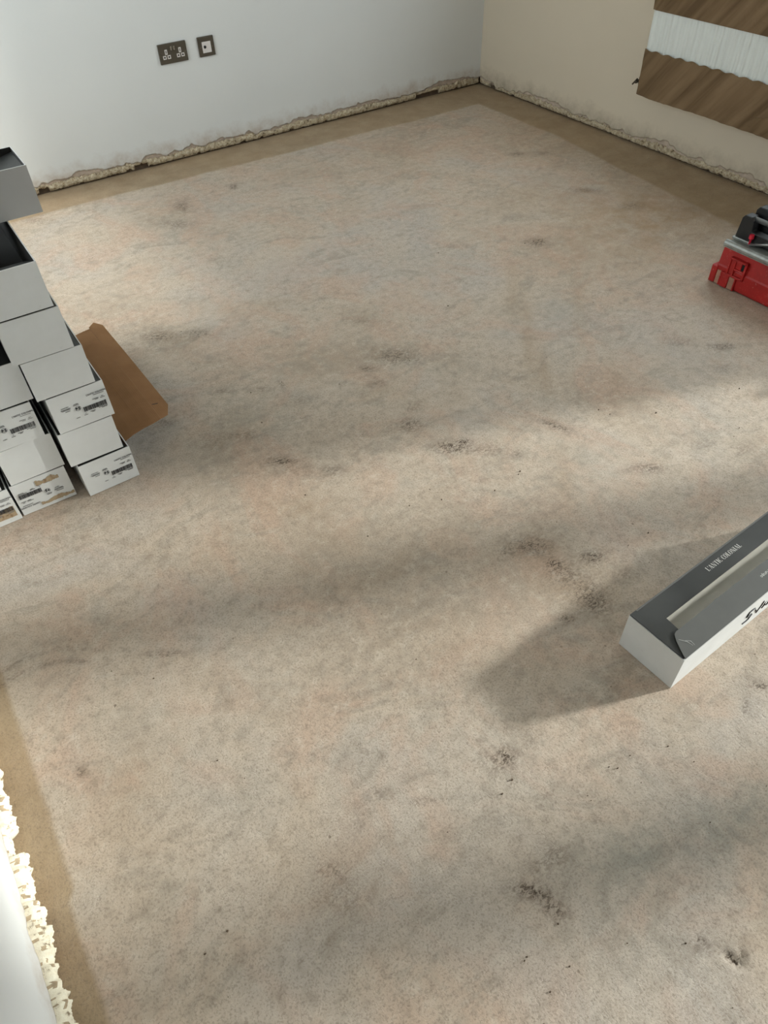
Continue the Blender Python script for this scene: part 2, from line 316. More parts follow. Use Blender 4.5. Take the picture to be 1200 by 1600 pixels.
TAN = [[-1.506,-2.076,0.024,-0.018,-0.139,-0.162,0.5],[-1.669,-2.355,0.025,-0.014,-0.174,-0.213,0.6],[-1.784,-2.567,0.021,-0.009,-0.107,-0.139,0.5],[-1.395,-2.336,0.027,-0.013,-0.197,-0.225,0.35],[-1.617,-2.732,0.035,-0.013,-0.11,-0.131,0.3],[-2.276,-1.63,0.221,-0.067,-0.027,-0.062,0.3],[-2.544,-1.493,0.163,-0.12,-0.031,-0.069,0.3],[-0.928,-2.176,0.252,-0.188,-0.232,-0.216,0.35],[-0.472,-1.983,0.272,-0.206,-0.196,-0.17,0.4],[-0.766,-1.494,0.193,-0.147,-0.144,-0.157,0.3],[-1.132,-0.596,0.324,-0.252,-0.097,-0.145,0.25],[-3.223,-3.56,0.121,-0.082,-0.06,-0.1,0.35],[-3.515,-3.248,0.085,-0.058,-0.064,-0.176,0.3],[-2.903,-3.777,0.089,-0.06,-0.058,-0.064,0.25],[-2.673,-4.084,0.055,-0.037,-0.063,-0.048,0.35],[-2.728,-2.866,0.227,-0.159,-0.092,-0.146,0.2],[-2.714,-3.249,0.126,-0.087,-0.063,-0.084,0.2],[-3.157,-2.648,0.197,-0.138,-0.042,-0.101,0.25],[-2.361,-3.15,0.083,-0.058,-0.03,-0.033,0.4],[-2.34,-3.296,0.12,-0.083,-0.07,-0.073,0.35],[-2.276,-2.39,0.104,-0.074,-0.057,-0.083,0.25],[-2.785,-2.648,0.075,-0.053,-0.02,-0.035,0.35],[-2.085,-2.98,0.029,-0.011,-0.092,-0.124,0.4],[-2.0,-0.035,0.44,-0.341,-0.049,-0.115,0.4]]
GREY = [[-2.601,-3.884,0.189,-0.071,-0.044,-0.065,0.8],[-2.759,-3.833,0.09,-0.061,-0.049,-0.047,0.6],[-2.447,-3.914,0.063,-0.043,-0.062,-0.047,0.6],[-2.035,-2.981,0.123,-0.087,-0.076,-0.078,0.5],[-1.583,-3.125,0.126,-0.09,-0.095,-0.076,0.5],[-1.475,-2.334,0.077,-0.056,-0.073,-0.077,0.5],[-2.028,-2.344,0.108,-0.078,-0.054,-0.071,0.45],[-2.706,-2.206,0.136,-0.098,-0.058,-0.115,0.5],[-2.753,-1.959,0.108,-0.078,-0.036,-0.08,0.4],[-1.814,-0.966,0.145,-0.11,-0.067,-0.118,0.35],[-1.68,-1.615,0.152,-0.114,-0.076,-0.108,0.3],[-3.289,-3.308,0.066,-0.045,-0.029,-0.059,0.5],[-3.501,-3.385,0.061,-0.041,-0.024,-0.062,0.4],[-2.323,-2.973,0.132,-0.093,-0.048,-0.057,0.4],[-2.138,-3.009,0.075,-0.053,-0.036,-0.038,0.5],[-2.575,-2.827,0.088,-0.062,-0.041,-0.06,0.35],[-2.883,-3.601,0.064,-0.044,-0.032,-0.04,0.4],[-2.824,-3.958,0.065,-0.044,-0.044,-0.04,0.4],[-1.927,-0.511,0.232,-0.178,-0.048,-0.098,0.3],[-2.921,-3.172,0.125,-0.086,-0.036,-0.058,0.35],[-2.579,-3.228,0.104,-0.072,-0.036,-0.045,0.4],[-2.555,-3.71,0.088,-0.06,-0.042,-0.038,0.4],[-3.444,-3.011,0.083,-0.057,-0.021,-0.059,0.3]]
SPECK = [(-1.792,-2.033),(-1.565,-1.666),(-2.06,-3.283),(-1.497,-3.141),(-1.772,-2.862),(-2.181,-2.899),(-2.194,-2.906),(-2.706,-2.247),(-2.55,-2.091),(-2.663,-2.082),(-2.709,-1.587),(-2.121,-2.243),(-2.753,-2.617),(-2.294,-2.918),(-2.441,-2.859),(-1.649,-2.942),(-1.331,-3.013),(-2.168,-3.66),(-2.148,-3.688),(-2.918,-3.849),(-3.0,-3.857),(-2.848,-3.609),(-2.812,-3.598),(-2.491,-3.729),(-2.473,-3.783),(-2.627,-3.691),(-3.474,-3.532),(-3.425,-3.521),(-3.303,-3.212),(-2.572,-3.698),(-2.986,-3.607),(-2.393,-3.9),(-2.546,-3.884),(-2.614,-3.703),(-2.752,-3.999),(-2.838,-3.941),(-3.042,-3.947),(-2.948,-3.91),(-2.763,-4.107),(-2.691,-2.857),(-2.808,-3.249),(-2.234,-3.112),(-2.34,-3.551),(-1.785,-2.825),(-3.343,-2.943),(-3.007,-3.859),(-3.002,-3.919),(-2.531,-2.827),(-2.395,-2.217),(-1.213,-1.819)]

def lin_axis(a, b, step): return list(np.linspace(a, b, int(round((b-a)/step))+1))
fx = [XL-0.24] + lin_axis(XL-0.03, 0.03, 0.0065) + [0.24]
fy = [YF-0.24, -5.2, -4.8] + lin_axis(-4.6, 0.03, 0.0065) + [0.24]
X, Y = np.meshgrid(np.array(fx), np.array(fy), indexing='ij')
nx, ny = X.shape
rs = np.random.RandomState(4)
def wob(t, k):      # smooth 1-D wobble
    return (np.sin(t*3.1*k+1.3)+0.6*np.sin(t*7.7*k+0.4)+0.35*np.sin(t*17.3*k+2.0)+0.2*np.sin(t*41*k))/2.15
def mask(blobs):
    A = np.zeros_like(X)
    for cx, cy, ax, ay, bx, by, s in blobs:
        det = ax*by-bx*ay; dx = X-cx; dy = Y-cy
        u = (by*dx-bx*dy)/det; v = (-ay*dx+ax*dy)/det
        # ragged outline
        r2 = u*u+v*v
        A += s*np.exp(-1.1*r2)
    return np.clip(A, 0, 1.6)
def arc(cx, cy, r, a0, a1, w, s):
    dx = X-cx; dy = Y-cy; rr = np.hypot(dx, dy); an = np.degrees(np.arctan2(dy, dx))
    inside = np.clip((an-a0)/6, 0, 1)*np.clip((a1-an)/6, 0, 1)
    return s*np.exp(-((rr-r)/w)**2)*inside
DARK += [[-2.703,-4.062,0.007,-0.014,0.005,0.003,2.2],[-2.684,-4.066,0.006,0.004,-0.003,0.005,1.4]]
GREY = [[*g[:6], g[6]*0.8] for g in GREY]
TAN += [[-0.60,-1.90,0.45,-0.35,-0.30,-0.30,0.6],[-0.35,-0.9,0.25,-0.2,-0.3,-0.3,0.4]]
dk = mask(DARK); tn = mask(TAN); gr = mask(GREY)
dk += arc(-3.60, -2.95, 0.20, 40, 115, 0.008, 0.5) + arc(-3.60, -2.95, 0.235, 35, 110, 0.006, 0.4)
sm = lambda d, w: np.clip(d/w+0.5, 0, 1)
wb = 0.225+0.06*np.clip((X+2.45)/1.7, 0, 1)*1.0+0.010*wob(X, 1)
wr = 0.235+0.11*np.clip((-Y-0.9)/1.2, 0, 1.6)+0.012*wob(Y, 1)
wl = 0.075+0.004*wob(Y, 2)-0.012*sm(-3.30-Y, 0.02)
band = np.maximum.reduce([sm(Y+wb, 0.02), 1.0*sm(X+wr, 0.02), sm(XL+wl-X, 0.012)])
att = np.stack([dk, tn, gr, band], -1).reshape(-1, 4).astype(np.float32)
Zf = 0.0006*(np.sin(X*9+Y*4)+np.sin(Y*11-X*5))-0.0012 - 0.0015*np.clip(dk, 0, 1)*rs.rand(nx, ny)
# two gouges in the screed
for cx, cy, ax, ay, w1, w2, dp in ((-2.703, -4.062, 0.5, -0.86, 0.014, 0.006, 0.007), (-2.684, -4.066, 0.8, 0.6, 0.008, 0.005, 0.004)):
    u = (X-cx)*ax+(Y-cy)*ay; v = -(X-cx)*ay+(Y-cy)*ax
    Zf -= dp*np.exp(-(u/w1)**2-(v/w2)**2)
verts = np.stack([X, Y, Zf], -1).reshape(-1, 3)
ii = np.arange(nx*ny).reshape(nx, ny)
quads = np.stack([ii[:-1, :-1], ii[1:, :-1], ii[1:, 1:], ii[:-1, 1:]], -1).reshape(-1, 4)
me = bpy.data.meshes.new('floor'); me.vertices.add(len(verts)); me.vertices.foreach_set('co', verts.ravel().astype(np.float32))
me.loops.add(quads.size); me.loops.foreach_set('vertex_index', quads.ravel().astype(np.int32))
me.polygons.add(len(quads)); me.polygons.foreach_set('loop_start', np.arange(0, quads.size, 4, dtype=np.int32))
me.polygons.foreach_set('use_smooth', np.ones(len(quads), dtype=bool))
me.materials.append(M_floor); me.update(calc_edges=True)
a_ = me.attributes.new('stain', 'FLOAT_COLOR', 'POINT'); a_.data.foreach_set('color', att.ravel())
tag(link('floor', me), 'bare beige screed floor with stains and a brown edge strip', kind='structure')

# ------------------------------------------------------------------ walls
PMAP = {'back': lambda s, d, z: (s, -d, z), 'right': lambda s, d, z: (-d, s, z), 'left': lambda s, d, z: (XL+d, s, z), 'front': lambda s, d, z: (s, YF+d, z)}
def in_open(side, s, z): return any(a < s < b and z0 < z < z1 for _, a, b, z0, z1 in OPEN[side])
def build_wall(side, s0, s1, seed, zpaint, ztorn, ragged, mat, label):
    P = PMAP[side]
    ss = set(np.round(np.arange(s0, s1, 0.006 if ragged else 0.4), 4)) | {s0, s1}
    for _, a, b, z0, z1 in OPEN[side]: ss |= {a, b}
    ss = sorted(ss); ns = len(ss)
    zr = sorted({0.16, 0.5, 1.2, ZC} | {z for o in OPEN[side] for z in o[3:] if z > 0.2})
    mb = MB()
    def z1(s): return zpaint+(0.010 if side == 'left' else 0.040)*fn(s*2.7, seed)+0.010*fn(s*21, seed+3)+0.004*n1(s*90, seed) if ragged else 0.0
    def z2(s): return min(ztorn+0.014*fn(s*5, seed+7)+0.008*fn(s*33, seed+9, 0, 5), z1(s)-0.004) if ragged else 0.0
    if ragged:
        rows = [lambda s: (-0.004, z1(s)+0.002), lambda s: (0.0018+0.003*max(0, n1(s*14, seed+5)), z1(s)), lambda s: (0.0016+0.002*max(0, n1(s*14, seed+5)), z1(s)+0.006), lambda s: (0.0, z1(s)+0.02)]
    else:
        rows = [lambda s: (0.0, 0.0)]
    rows += [(lambda zz: (lambda s: (0.0, zz)))(z) for z in zr]
    for s in ss:
        for r in rows:
            d, z = r(s); mb.v.append(P(s, d, z))
    nr = len(rows)
    for i in range(ns-1):
        for j in range(nr-1):
            sm_ = (ss[i]+ss[i+1])/2; za = rows[j](sm_)[1]; zb = rows[j+1](sm_)[1]
            if in_open(side, sm_, (za+zb)/2) or (za < 0.3 and any(a < sm_ < b and z0 < 0.1 for _, a, b, z0, _z in OPEN[side])): continue
            mb.face((i*nr+j, (i+1)*nr+j, (i+1)*nr+j+1, i*nr+j+1))
    w = mb.build('wall_'+side, mat, None, smooth=ragged)
    tag(w, label, kind='structure')
    if ragged:
        t = MB(); rr = [lambda s: (-0.016, z2(s)+0.003), lambda s: (-0.005+0.002*n1(s*30, seed), z2(s)), lambda s: (-0.004+0.0025*fn(s*40, seed+2), (z2(s)+z1(s))/2), lambda s: (-0.004, 0.15)]
        for s in ss:
            for r in rr:
                d, z = r(s); t.v.append(P(s, d, z))
        for i in range(ns-1):
            if in_open(side, (ss[i]+ss[i+1])/2, 0.1): continue
            for j in range(3): t.face((i*4+j, (i+1)*4+j, (i+1)*4+j+1, i*4+j+1))
        t.build('torn_plaster', M_torn, w, smooth=True)
    # masonry behind, with the openings left free
    c = MB(); T = 0.25
    cuts = sorted({s0-0.25, s1+0.25} | {x for o in OPEN[side] for x in o[1:3]})
    for a, b in zip(cuts[:-1], cuts[1:]):
        zs = sorted({-0.05, ZC+0.05} | {z for o in OPEN[side] for z in o[3:]})
        for za, zb in zip(zs[:-1], zs[1:]):
            if in_open(side, (a+b)/2, (za+zb)/2): continue
            p, q = P(a, -0.018, za), P(b, -T, zb)
            c.box(min(p[0], q[0]), max(p[0], q[0]), min(p[1], q[1]), max(p[1], q[1]), za, zb)
    c.build('masonry_core', M_core, w)
    return w, z1, z2
wb_, z1b, z2b = build_wall('back', XL, 0.0, 1.0, 0.054, 0.038, True, M_wall, 'white painted wall with ragged torn plaster along the floor')
wr_, z1r, z2r = build_wall('right', YF, 0.0, 5.0, 0.047, 0.032, True, M_wallr, 'white wall tinted with warm light behind the cardboard wrapped radiator')
wl_, z1l, z2l = build_wall('left', YF, 0.0, 9.0, 0.064, 0.050, True, M_wall, 'white wall with lumpy cream adhesive along its foot')
build_wall('front', XL, 0.0, 13.0, 0, 0, False, M_wall, 'white wall with added fill light window behind the viewpoint')
ce = MB(); ce.box(XL-0.25, 0.25, YF-0.25, 0.25, ZC, ZC+0.1)
tag(ce.build('ceiling', M_ceil), 'plain white ceiling', kind='structure')
gd = MB(); gd.quad((-14, -16, -0.12), (12, -16, -0.12), (12, 10, -0.12), (-14, 10, -0.12))
tag(gd.build('ground', M_ground), 'pale paving outside the house', kind='structure')

# adhesive residue strips
def adhesive(side, s0, s1, seed, ztop, depth, out, mat, gaps, parent, dens=0.004, zlow=0.004, thr=-0.28):
    P = PMAP[side]; mb = MB(); ns = int((s1-s0)/dens)+1; nt = 11
    for i in range(ns):
        s = s0+(s1-s0)*i/(ns-1)
        pres = 1.0 if fn(s*9, seed+20) > thr else 0.25
        for a, b in gaps:
            if a < s < b: pres = 0.08
        zt = ztop(s)+0.010; zb = zlow+0.012*max(0, fn(s*26, seed+31))+(0.02 if pres < 0.2 else 0)
        amp = out*(0.78+0.30*n1(s*13, seed+2)+0.22*n1(s*41, seed+4)+0.24*n1(s*105, seed+6)+0.14*n1(s*235, seed+8))*pres
        for j in range(nt):
            w = j/(nt-1); prof = math.sin(math.pi*min(1, max(0, w)))**0.4
            z = zt+(zb-zt)*w
            lump = n1(s*50, w*2.2+seed, seed)*0.45+n1(s*120, w*5, seed+1)*0.30+n1(s*260, w*10, seed+2)*0.15
            d = -depth+(depth+amp)*prof*(1+0.32*lump)+0.003*lump
            mb.v.append(P(s, max(-depth, d), z+0.0025*lump))
    for i in range(ns-1):
        for j in range(nt-1):
            hole = n1((s0+dens*i)*95, j*0.7, seed+40) > ((0.26 if j <= 2 else 0.6) if out > 0.01 else 0.30)
            mb.face((i*nt+j, (i+1)*nt+j, (i+1)*nt+j+1, i*nt+j+1), 1 if hole else 0)
    tag(mb.build('adhesive_residue', [mat, M_pit], parent, smooth=out > 0.01), 'lumpy dried adhesive under the torn plaster', kind='stuff')
adhesive('back', XL+0.02, -0.01, 2.0, z2b, 0.017, 0.003, M_adh, [(-2.300, -2.225), (-0.50, -0.315), (-2.80, -2.745)], wb_)
adhesive('right', -3.40, -0.01, 6.0, z2r, 0.017, 0.004, M_adh, [(-0.16, -0.10)], wr_)
adhesive('left', -5.3, -0.01, 11.0, lambda s: 0.046, 0.017, 0.026, M_adh2, [], wl_, dens=0.0028, zlow=0.001, thr=-0.6)

# windows and glazed doors
def glazing(side, name, a, b, z0, z1):
    P = PMAP[side]; F = 0.05
    def pb(mb, s0, s1, d0, d1, za, zb):
        p, q = P(s0, d0, za), P(s1, d1, zb)
        mb.box(min(p[0], q[0]), max(p[0], q[0]), min(p[1], q[1]), max(p[1], q[1]), za, zb)
    root = empty(name, P((a+b)/2, -0.13, z0)); tag(root, 'white framed glazing in the %s wall' % side, kind='structure')
    fm = MB()
    pb(fm, a, a+F*0.3, -0.16, -0.10, z0, z1); pb(fm, b-F*0.3, b, -0.16, -0.10, z0, z1)
    pb(fm, a+F*0.3, b-F*0.3, -0.16, -0.10, z0, z0+F*0.6); pb(fm, a+F*0.3, b-F*0.3, -0.16, -0.10, z1-F, z1)
    o = fm.build('window_frame', M_frame, root); o.matrix_parent_inverse = Matrix.Translation(root.location).inverted()
    g = MB(); pb(g, a+0.01, b-0.01, -0.132, -0.128, z0+0.01, z1-0.01)
    o = g.build('window_pane', M_glass, root); o.matrix_parent_inverse = Matrix.Translation(root.location).inverted()
    if name.startswith('door'):      # unseen sheet added to keep the sun off the left wall
        b_ = MB(); pb(b_, a+0.01, b-0.01, -0.092, -0.088, 1.47, z1); pb(b_, a+0.01, b-0.01, -0.096, -0.084, 1.455, 1.475)
        o = b_.build('added_sun_block', M_sunblock, root); o.matrix_parent_inverse = Matrix.Translation(root.location).inverted()
for side in ('right', 'left', 'front'):
    for n_, a, b, z0, z1 in OPEN[side]: glazing(side, n_, a, b, z0, z1)

# ------------------------------------------------------------------ socket plates on the back wall
def plate_mesh(w, h, t, mat): 
    mb = MB(); mb.box(0, w, -t, 0, -h, 0); return mb.mesh('plate', mat, bevel=0.0028, seg=2)
sk = empty('double_socket', (-2.0448, 0, 0.5346)); tag(sk, 'dark metal double power socket with two switches on the white wall', 'socket')
link('face_plate', plate_mesh(0.146, 0.086, 0.009, M_plate), sk)
def frame_rect(mb, cx, cz, w, h, t, y0, y1):
    mb.box(cx-w/2, cx+w/2, y0, y1, cz+h/2-t, cz+h/2); mb.box(cx-w/2, cx+w/2, y0, y1, cz-h/2, cz-h/2+t)
    mb.box(cx-w/2, cx-w/2+t, y0, y1, cz-h/2+t, cz+h/2-t); mb.box(cx+w/2-t, cx+w/2, y0, y1, cz-h/2+t, cz+h/2-t)
for cx in (0.037, 0.109):
    for dx, dz, w, h in ((0, -0.035, 0.0125, 0.021), (-0.0115, -0.057, 0.0165, 0.0155), (0.0115, -0.057, 0.0165, 0.0155)):
        f = MB(); frame_rect(f, cx+dx, dz, w, h, 0.0042, -0.0105, -0.0088)
        fo = f.build('pin_surround', M_plastic_w, sk)
        hmb = MB(); hmb.box(cx+dx-w/2+0.0042, cx+dx+w/2-0.0042, -0.0094, -0.0088, dz-h/2+0.0042, dz+h/2-0.0042)
        hmb.build('pin_hole', M_hole, fo)
for cx in (0.066, 0.080):
    r = MB(); r.box(cx-0.0048, cx+0.0048, -0.013, -0.0088, -0.031, -0.013); r.build('rocker_switch', M_chrome, sk, bevel=0.0012)
def screw(parent, x, z):
    s = MB(); s.tube([(x, -0.0086, z), (x, -0.0100, z)], 0.0026, 12); o = s.build('screw', M_chrome, parent)
screw(sk, 0.0125, -0.043); screw(sk, 0.1335, -0.043)
bl = empty('aerial_socket', (-1.8372, 0, 0.5346)); tag(bl, 'small square dark plate with white insert and black hole on the white wall', 'socket')
link('face_plate', plate_mesh(0.086, 0.086, 0.009, M_plate), bl)
i_ = MB(); i_.box(0.0195, 0.0665, -0.0115, -0.0088, -0.070, -0.022); ins = i_.build('insert', M_plastic_w, bl, bevel=0.0012)
h_ = MB(); h_.tube([(0.0330, -0.0110, -0.044), (0.0330, -0.0135, -0.044)], 0.0066, 18); h_.build('outlet', M_hole, ins)
screw(bl, 0.0115, -0.045); screw(bl, 0.0745, -0.045)

# ------------------------------------------------------------------ radiator wrapped in cardboard
rad = empty('radiator', (-0.03, -1.345, 0.27)); tag(rad, 'new white radiator half wrapped in brown cardboard on the right wall', 'radiator')
Y0, Y1, RZ0, RZ1 = -1.352, -2.60, 0.275, 0.80
def rel(o): o.matrix_parent_inverse = Matrix.Translation(rad.location).inverted(); return o
mb = MB(); npt = 220
prof = [(Y0+(Y1-Y0)*k/npt, -0.099-0.0055*(max(0, math.cos(2*math.pi*(Y0+(Y1-Y0)*k/npt)/0.0355))**0.5 if math.cos(2*math.pi*(Y0+(Y1-Y0)*k/npt)/0.0355) > 0 else 0)) for k in range(npt+1)]
mb.grid(lambda a, b: (prof[a][1]+0.0012*fn(prof[a][0]*40, b*0.7, 3), prof[a][0], RZ0+(RZ1-RZ0)*b/24), npt+1, 25)
mb.box(-0.098, -0.035, Y1, Y0, RZ0, RZ1)
rel(mb.build('convector_panel', M_rad, rad, smooth=False))
def sleeve(name, za, zb, seed, scallop):
    m = MB(); nu, nv = 150, 20
    def f(a, b):
        y = Y0+0.006+(Y1-Y0-0.012)*a/(nu-1); w = b/(nv-1)
        top = zb+(0.0035*math.cos(2*math.pi*y/0.071) if scallop else 0)+0.002*fn(y*6, seed)
        bot = za+(0.004*fn(y*5, seed+4) if scallop else 0)
        z = bot+(top-bot)*w
        # diagonal creases in the board
        q = (y*0.62+z*0.78)*36+0.8*fn(y*4, z*4, seed)
        cre = 0.0030*(math.sin(q)+0.5*math.sin(q*0.47+1.2))*min(1, 4*w)*min(1, 4*(1-w))
        edge = 0.004*(min(a, nu-1-a) < 2)
        return (-0.1105-cre*0.8+edge-0.0006*fn(y*50, z*50, seed), y, z)
    m.grid(f, nu, nv, flip=True)
    m.box(-0.1065, -0.028, Y1-0.004, Y0+0.005, za+0.006, zb-0.006)
    return rel(m.build(name, M_radcard, rad))
sleeve('cardboard_sleeve', 0.270, 0.466, 3, True)
sleeve('cardboard_sleeve', 0.626, 0.803, 8, False)
tf = MB(); tf.prism([(-1.985, 0.302), (-2.03, 0.335), (-2.09, 0.350), (-2.14, 0.318), (-2.12, 0.272), (-2.05, 0.276)], lambda u, v, h: (h-0.012*abs(v-0.31)/0.04*0.6, u, v), -0.119, -0.1165)
rel(tf.build('torn_flap', M_radcard, rad))
v = MB(); v.tube([(-0.062, -1.347, 0.318), (-0.062, -1.328, 0.318), (-0.062, -1.318, 0.316)], [0.010, 0.010, 0.008], 12)
v.tube([(-0.062, -1.318, 0.300), (-0.062, -1.318, 0.333)], 0.0075, 12)
rel(v.build('valve', M_valve, rad, smooth=True))
v = MB(); v.tube([(-0.070, -1.318, 0.318), (-0.092, -1.316, 0.314)], [0.008, 0.006], 10); v.tube([(-0.084, -1.318, 0.330), (-0.094, -1.300, 0.302)], 0.004, 8)
rel(v.build('valve_key', M_valve, rad, smooth=True))
v = MB(); v.box(-0.066, -0.02, -1.356, -1.346, 0.272, 0.345); rel(v.build('wall_bracket', M_valve, rad, bevel=0.001))

# ------------------------------------------------------------------ cartons
CW, CL, CH, CT = 0.151, 0.632, 0.1135, 0.0028
def carton_body(seed, mats, W_=CW, L_=CL, H_=CH):
    """open topped tray, x across, y along from 0, wall thickness CT; mats: outside, inside, rim"""
    r = random.Random(seed); mb = MB()
    j = lambda a=0.0012: r.uniform(-a, a)
    o = [(-W_/2+j(), 0+j(), 0), (W_/2+j(), 0+j(), 0), (W_/2+j(), L_+j(), 0), (-W_/2+j(), L_+j(), 0)]
    t = [(p[0]+j(), p[1]+j(), H_+j(0.0008)) for p in o]
    sx = lambda p, z: (p[0]-math.copysign(CT, p[0]), p[1]+(CT if p[1] < L_/2 else -CT), z)
    ti = [sx(p, p[2]) for p in t]; bi = [sx(p, CT) for p in o]
    i = 0; mb.v = o+t+ti+bi
    for k in range(4):
        k2 = (k+1) % 4
        mb.face((k, k2, 4+k2, 4+k), 0); mb.face((4+k, 4+k2, 8+k2, 8+k), 2); mb.face((8+k, 8+k2, 12+k2, 12+k), 1)
    mb.face((3, 2, 1, 0), 0); mb.face((12, 13, 14, 15), 1)
    return mb
def lid_panel(seed, W_=CW-2*CT-0.001, L_=CL-2*CT-0.001, H_=CH):
    mb = MB(); nu, nv = 9, 21
    def top(a, b):
        x = -W_/2+W_*a/(nu-1); y = 0.0033+L_*b/(nv-1)
        e = math.sin(math.pi*a/(nu-1))**0.6*math.sin(math.pi*b/(nv-1))**0.4
        return (x, y, H_-0.0022+0.0022*e+0.0008*n1(x*20, y*8, seed))
    mb.grid(top, nu, nv); mb.box(-W_/2, W_/2, 0.0033, 0.0033+L_, H_-0.006, H_-0.0030)
    return mb
def label_print(parent, flip, dirty=None):
    """printing on the end face (y = 0 plane, facing -y); coordinates as seen from the front"""
    sgn = -1 if flip else 1
    def pt(x, z): return (sgn*x, -0.0022, CH/2+sgn*z)
    def bar(mb, x0, x1, z0, z1):
        a, b = pt(x0, z0), pt(x1, z1); mb.box(min(a[0], b[0]), max(a[0], b[0]), -0.0022, -0.0008, min(a[2], b[2]), max(a[2], b[2]))
    r = random.Random(7)
    bc = MB(); x = 0.004
    while x < 0.066:
        w = r.choice([0.0007, 0.0011, 0.0018]); bar(bc, x, min(x+w, 0.066), -0.016, -0.002); x += w+r.choice([0.0006, 0.0009, 0.0013])
    tag(bc.build('barcode', M_black, parent), kind='stuff')
    t = text_mesh("L'ANTIC COLONIAL", 0.0070, M_black, xs=0.86, bold=0.00022)
    o = link('lettering', t, parent); o.rotation_euler = (math.pi/2, math.pi if flip else 0, 0); o.location = pt(0.022, 0.028)
    sm_ = MB()
    for x0, x1, z in ((0.040, 0.068, 0.0235), (0.034, 0.050, 0.0115), (0.040, 0.049, 0.0085), (0.058, 0.064, 0.0125), (0.055, 0.067, 0.0085), (0.042, 0.066, -0.0195), (0.050, 0.064, -0.0225), (0.018, 0.032, -0.0215), (0.022, 0.030, -0.0245), (0.004, 0.007, -0.022), (0.0, 0.010, -0.0265),
                     (-0.050, -0.030, 0.0155), (-0.052, -0.026, 0.0105), (-0.050, -0.027, 0.0075), (-0.042, -0.029, 0.0025), (-0.016, -0.004, 0.0155), (-0.018, -0.003, 0.0125), (-0.022, -0.012, -0.027)):
        xx = x0
        while xx < x1:
            w = r.uniform(0.001, 0.003); bar(sm_, xx, min(xx+w, x1), z, z+0.0014); xx += w+0.0006
    tag(sm_.build('small_print', M_grey_ink, parent), kind='stuff')
    em = MB(); n = 20; cx, cz = -0.009, 0.002; Rr = 0.0078
    for k in range(n):
        a0, a1 = 2*math.pi*k/n, 2*math.pi*(k+1)/n
        p = [pt(cx+q*math.cos(a), cz+q*math.sin(a)) for q, a in ((Rr, a0), (Rr, a1), (Rr-0.0009, a1), (Rr-0.0009, a0))]
        em.quad(*p)
    bar(em, cx-0.0056, cx-0.0012, cz-0.001, cz+0.003); bar(em, cx-0.0056, cx-0.0036, cz-0.004, cz+0.0)
    bar(em, cx+0.0012, cx+0.0056, cz+0.001, cz+0.0032); bar(em, cx+0.0030, cx+0.0050, cz-0.002, cz+0.002); bar(em, cx+0.0008, cx+0.0056, cz-0.0045, cz-0.0024)
    em.build('emblem', M_black, parent, fix=False)
    for pts in (dirty or []):
        d = MB(); d.prism([(x, z) for x, z in pts], lambda u, v_, h: (u, h, v_), -0.0013, -0.0009)
        d.build('mud_stain', M_mud, parent)
def ragged_patch(x0, x1, z0, z1, seed, n=26):
    top = [(x0+(x1-x0)*k/n, z1+0.0035*fn(k*0.45, seed)+0.004*math.sin(k*0.35+seed)) for k in range(n+1)]
    bot = [(x1-(x1-x0)*k/n, z0+0.0025*fn(k*0.5, seed+5)) for k in range(n+1)]
    return top+bot
def carton(xc, yf, z, seed, label, lid='closed', prnt=None, rz=0.0, dirty=None, inner=None):
    root = empty('tile_carton', (xc, yf, z), rz)
    tag(root, label, 'carton', 'tile cartons stacked against the left wall')
    body = carton_body(seed, None).build('carton_body', [M_carton, inner or M_kraft, M_carton], root, fix=False)
    if lid == 'closed': lid_panel(seed).build('lid', M_char, root, smooth=False)
    if prnt: label_print(root, prnt == 'flip', dirty)
    return root
P_ = 0.1172
rd = random.Random(3)
A1 = carton(-3.1965, -2.256, 0.000, 11, 'white labelled carton on the floor with its brown cardboard lid folded open', lid='open', prnt='up', rz=0.03)
A2 = carton(-3.2110, -2.250, P_*1, 12, 'plain ended white carton resting on the carton with the open brown lid', rz=0.01)
A3 = carton(-3.2005, -2.253, P_*2, 13, 'white labelled carton third up in the outer column, level with the brown flap', prnt='up', rz=0.012)
A4 = carton(-3.2185, -2.254, P_*3, 14, 'plain white carton fourth up in the outer column, just above a labelled one', rz=0.0)
A5 = carton(-3.2365, -2.256, P_*4, 15, 'plain white carton fifth up in the outer column, under the open dark carton', rz=-0.008)
A6 = carton(-3.2450, -2.256, P_*5, 16, 'open white carton with dark inside, topmost of the outer column', lid='none', rz=0.0, inner=M_inner)
def inner_flap(root, y0, y1, za, zb, seed):
    m = MB(); w = CW/2-CT-0.002
    pts = [(-w, y0), (w, y0), (w, y1-0.02)]
    for k in range(6): a = math.pi/2*k/5; pts.append((w-0.02+0.02*math.cos(a), y1-0.02+0.02*math.sin(a)))
    for k in range(6): a = math.pi/2*k/5; pts.append((-w+0.02-0.02*math.sin(a), y1-0.02+0.02*math.cos(a)))
    m.prism(pts, lambda u, v_, h: (u, v_, za+(zb-za)*(v_-y0)/(y1-y0)+h), -0.001, 0.001)
    m.build('dust_flap', M_char, root)
inner_flap(A6, 0.004, 0.085, CH-0.010, CH-0.032, 1)
# carton lying crosswise on top (long grey side towards the room)
A7 = empty('tile_carton', (-3.083, -1.934, P_*6), math.radians(90)); tag(A7, 'grey sided open carton lying crosswise on top of the stack', 'carton', 'tile cartons stacked against the left wall')
b7 = carton_body(17, None); b7.m = [0 if k in (0, 3, 6) else b7.m[k] for k in range(len(b7.m))]
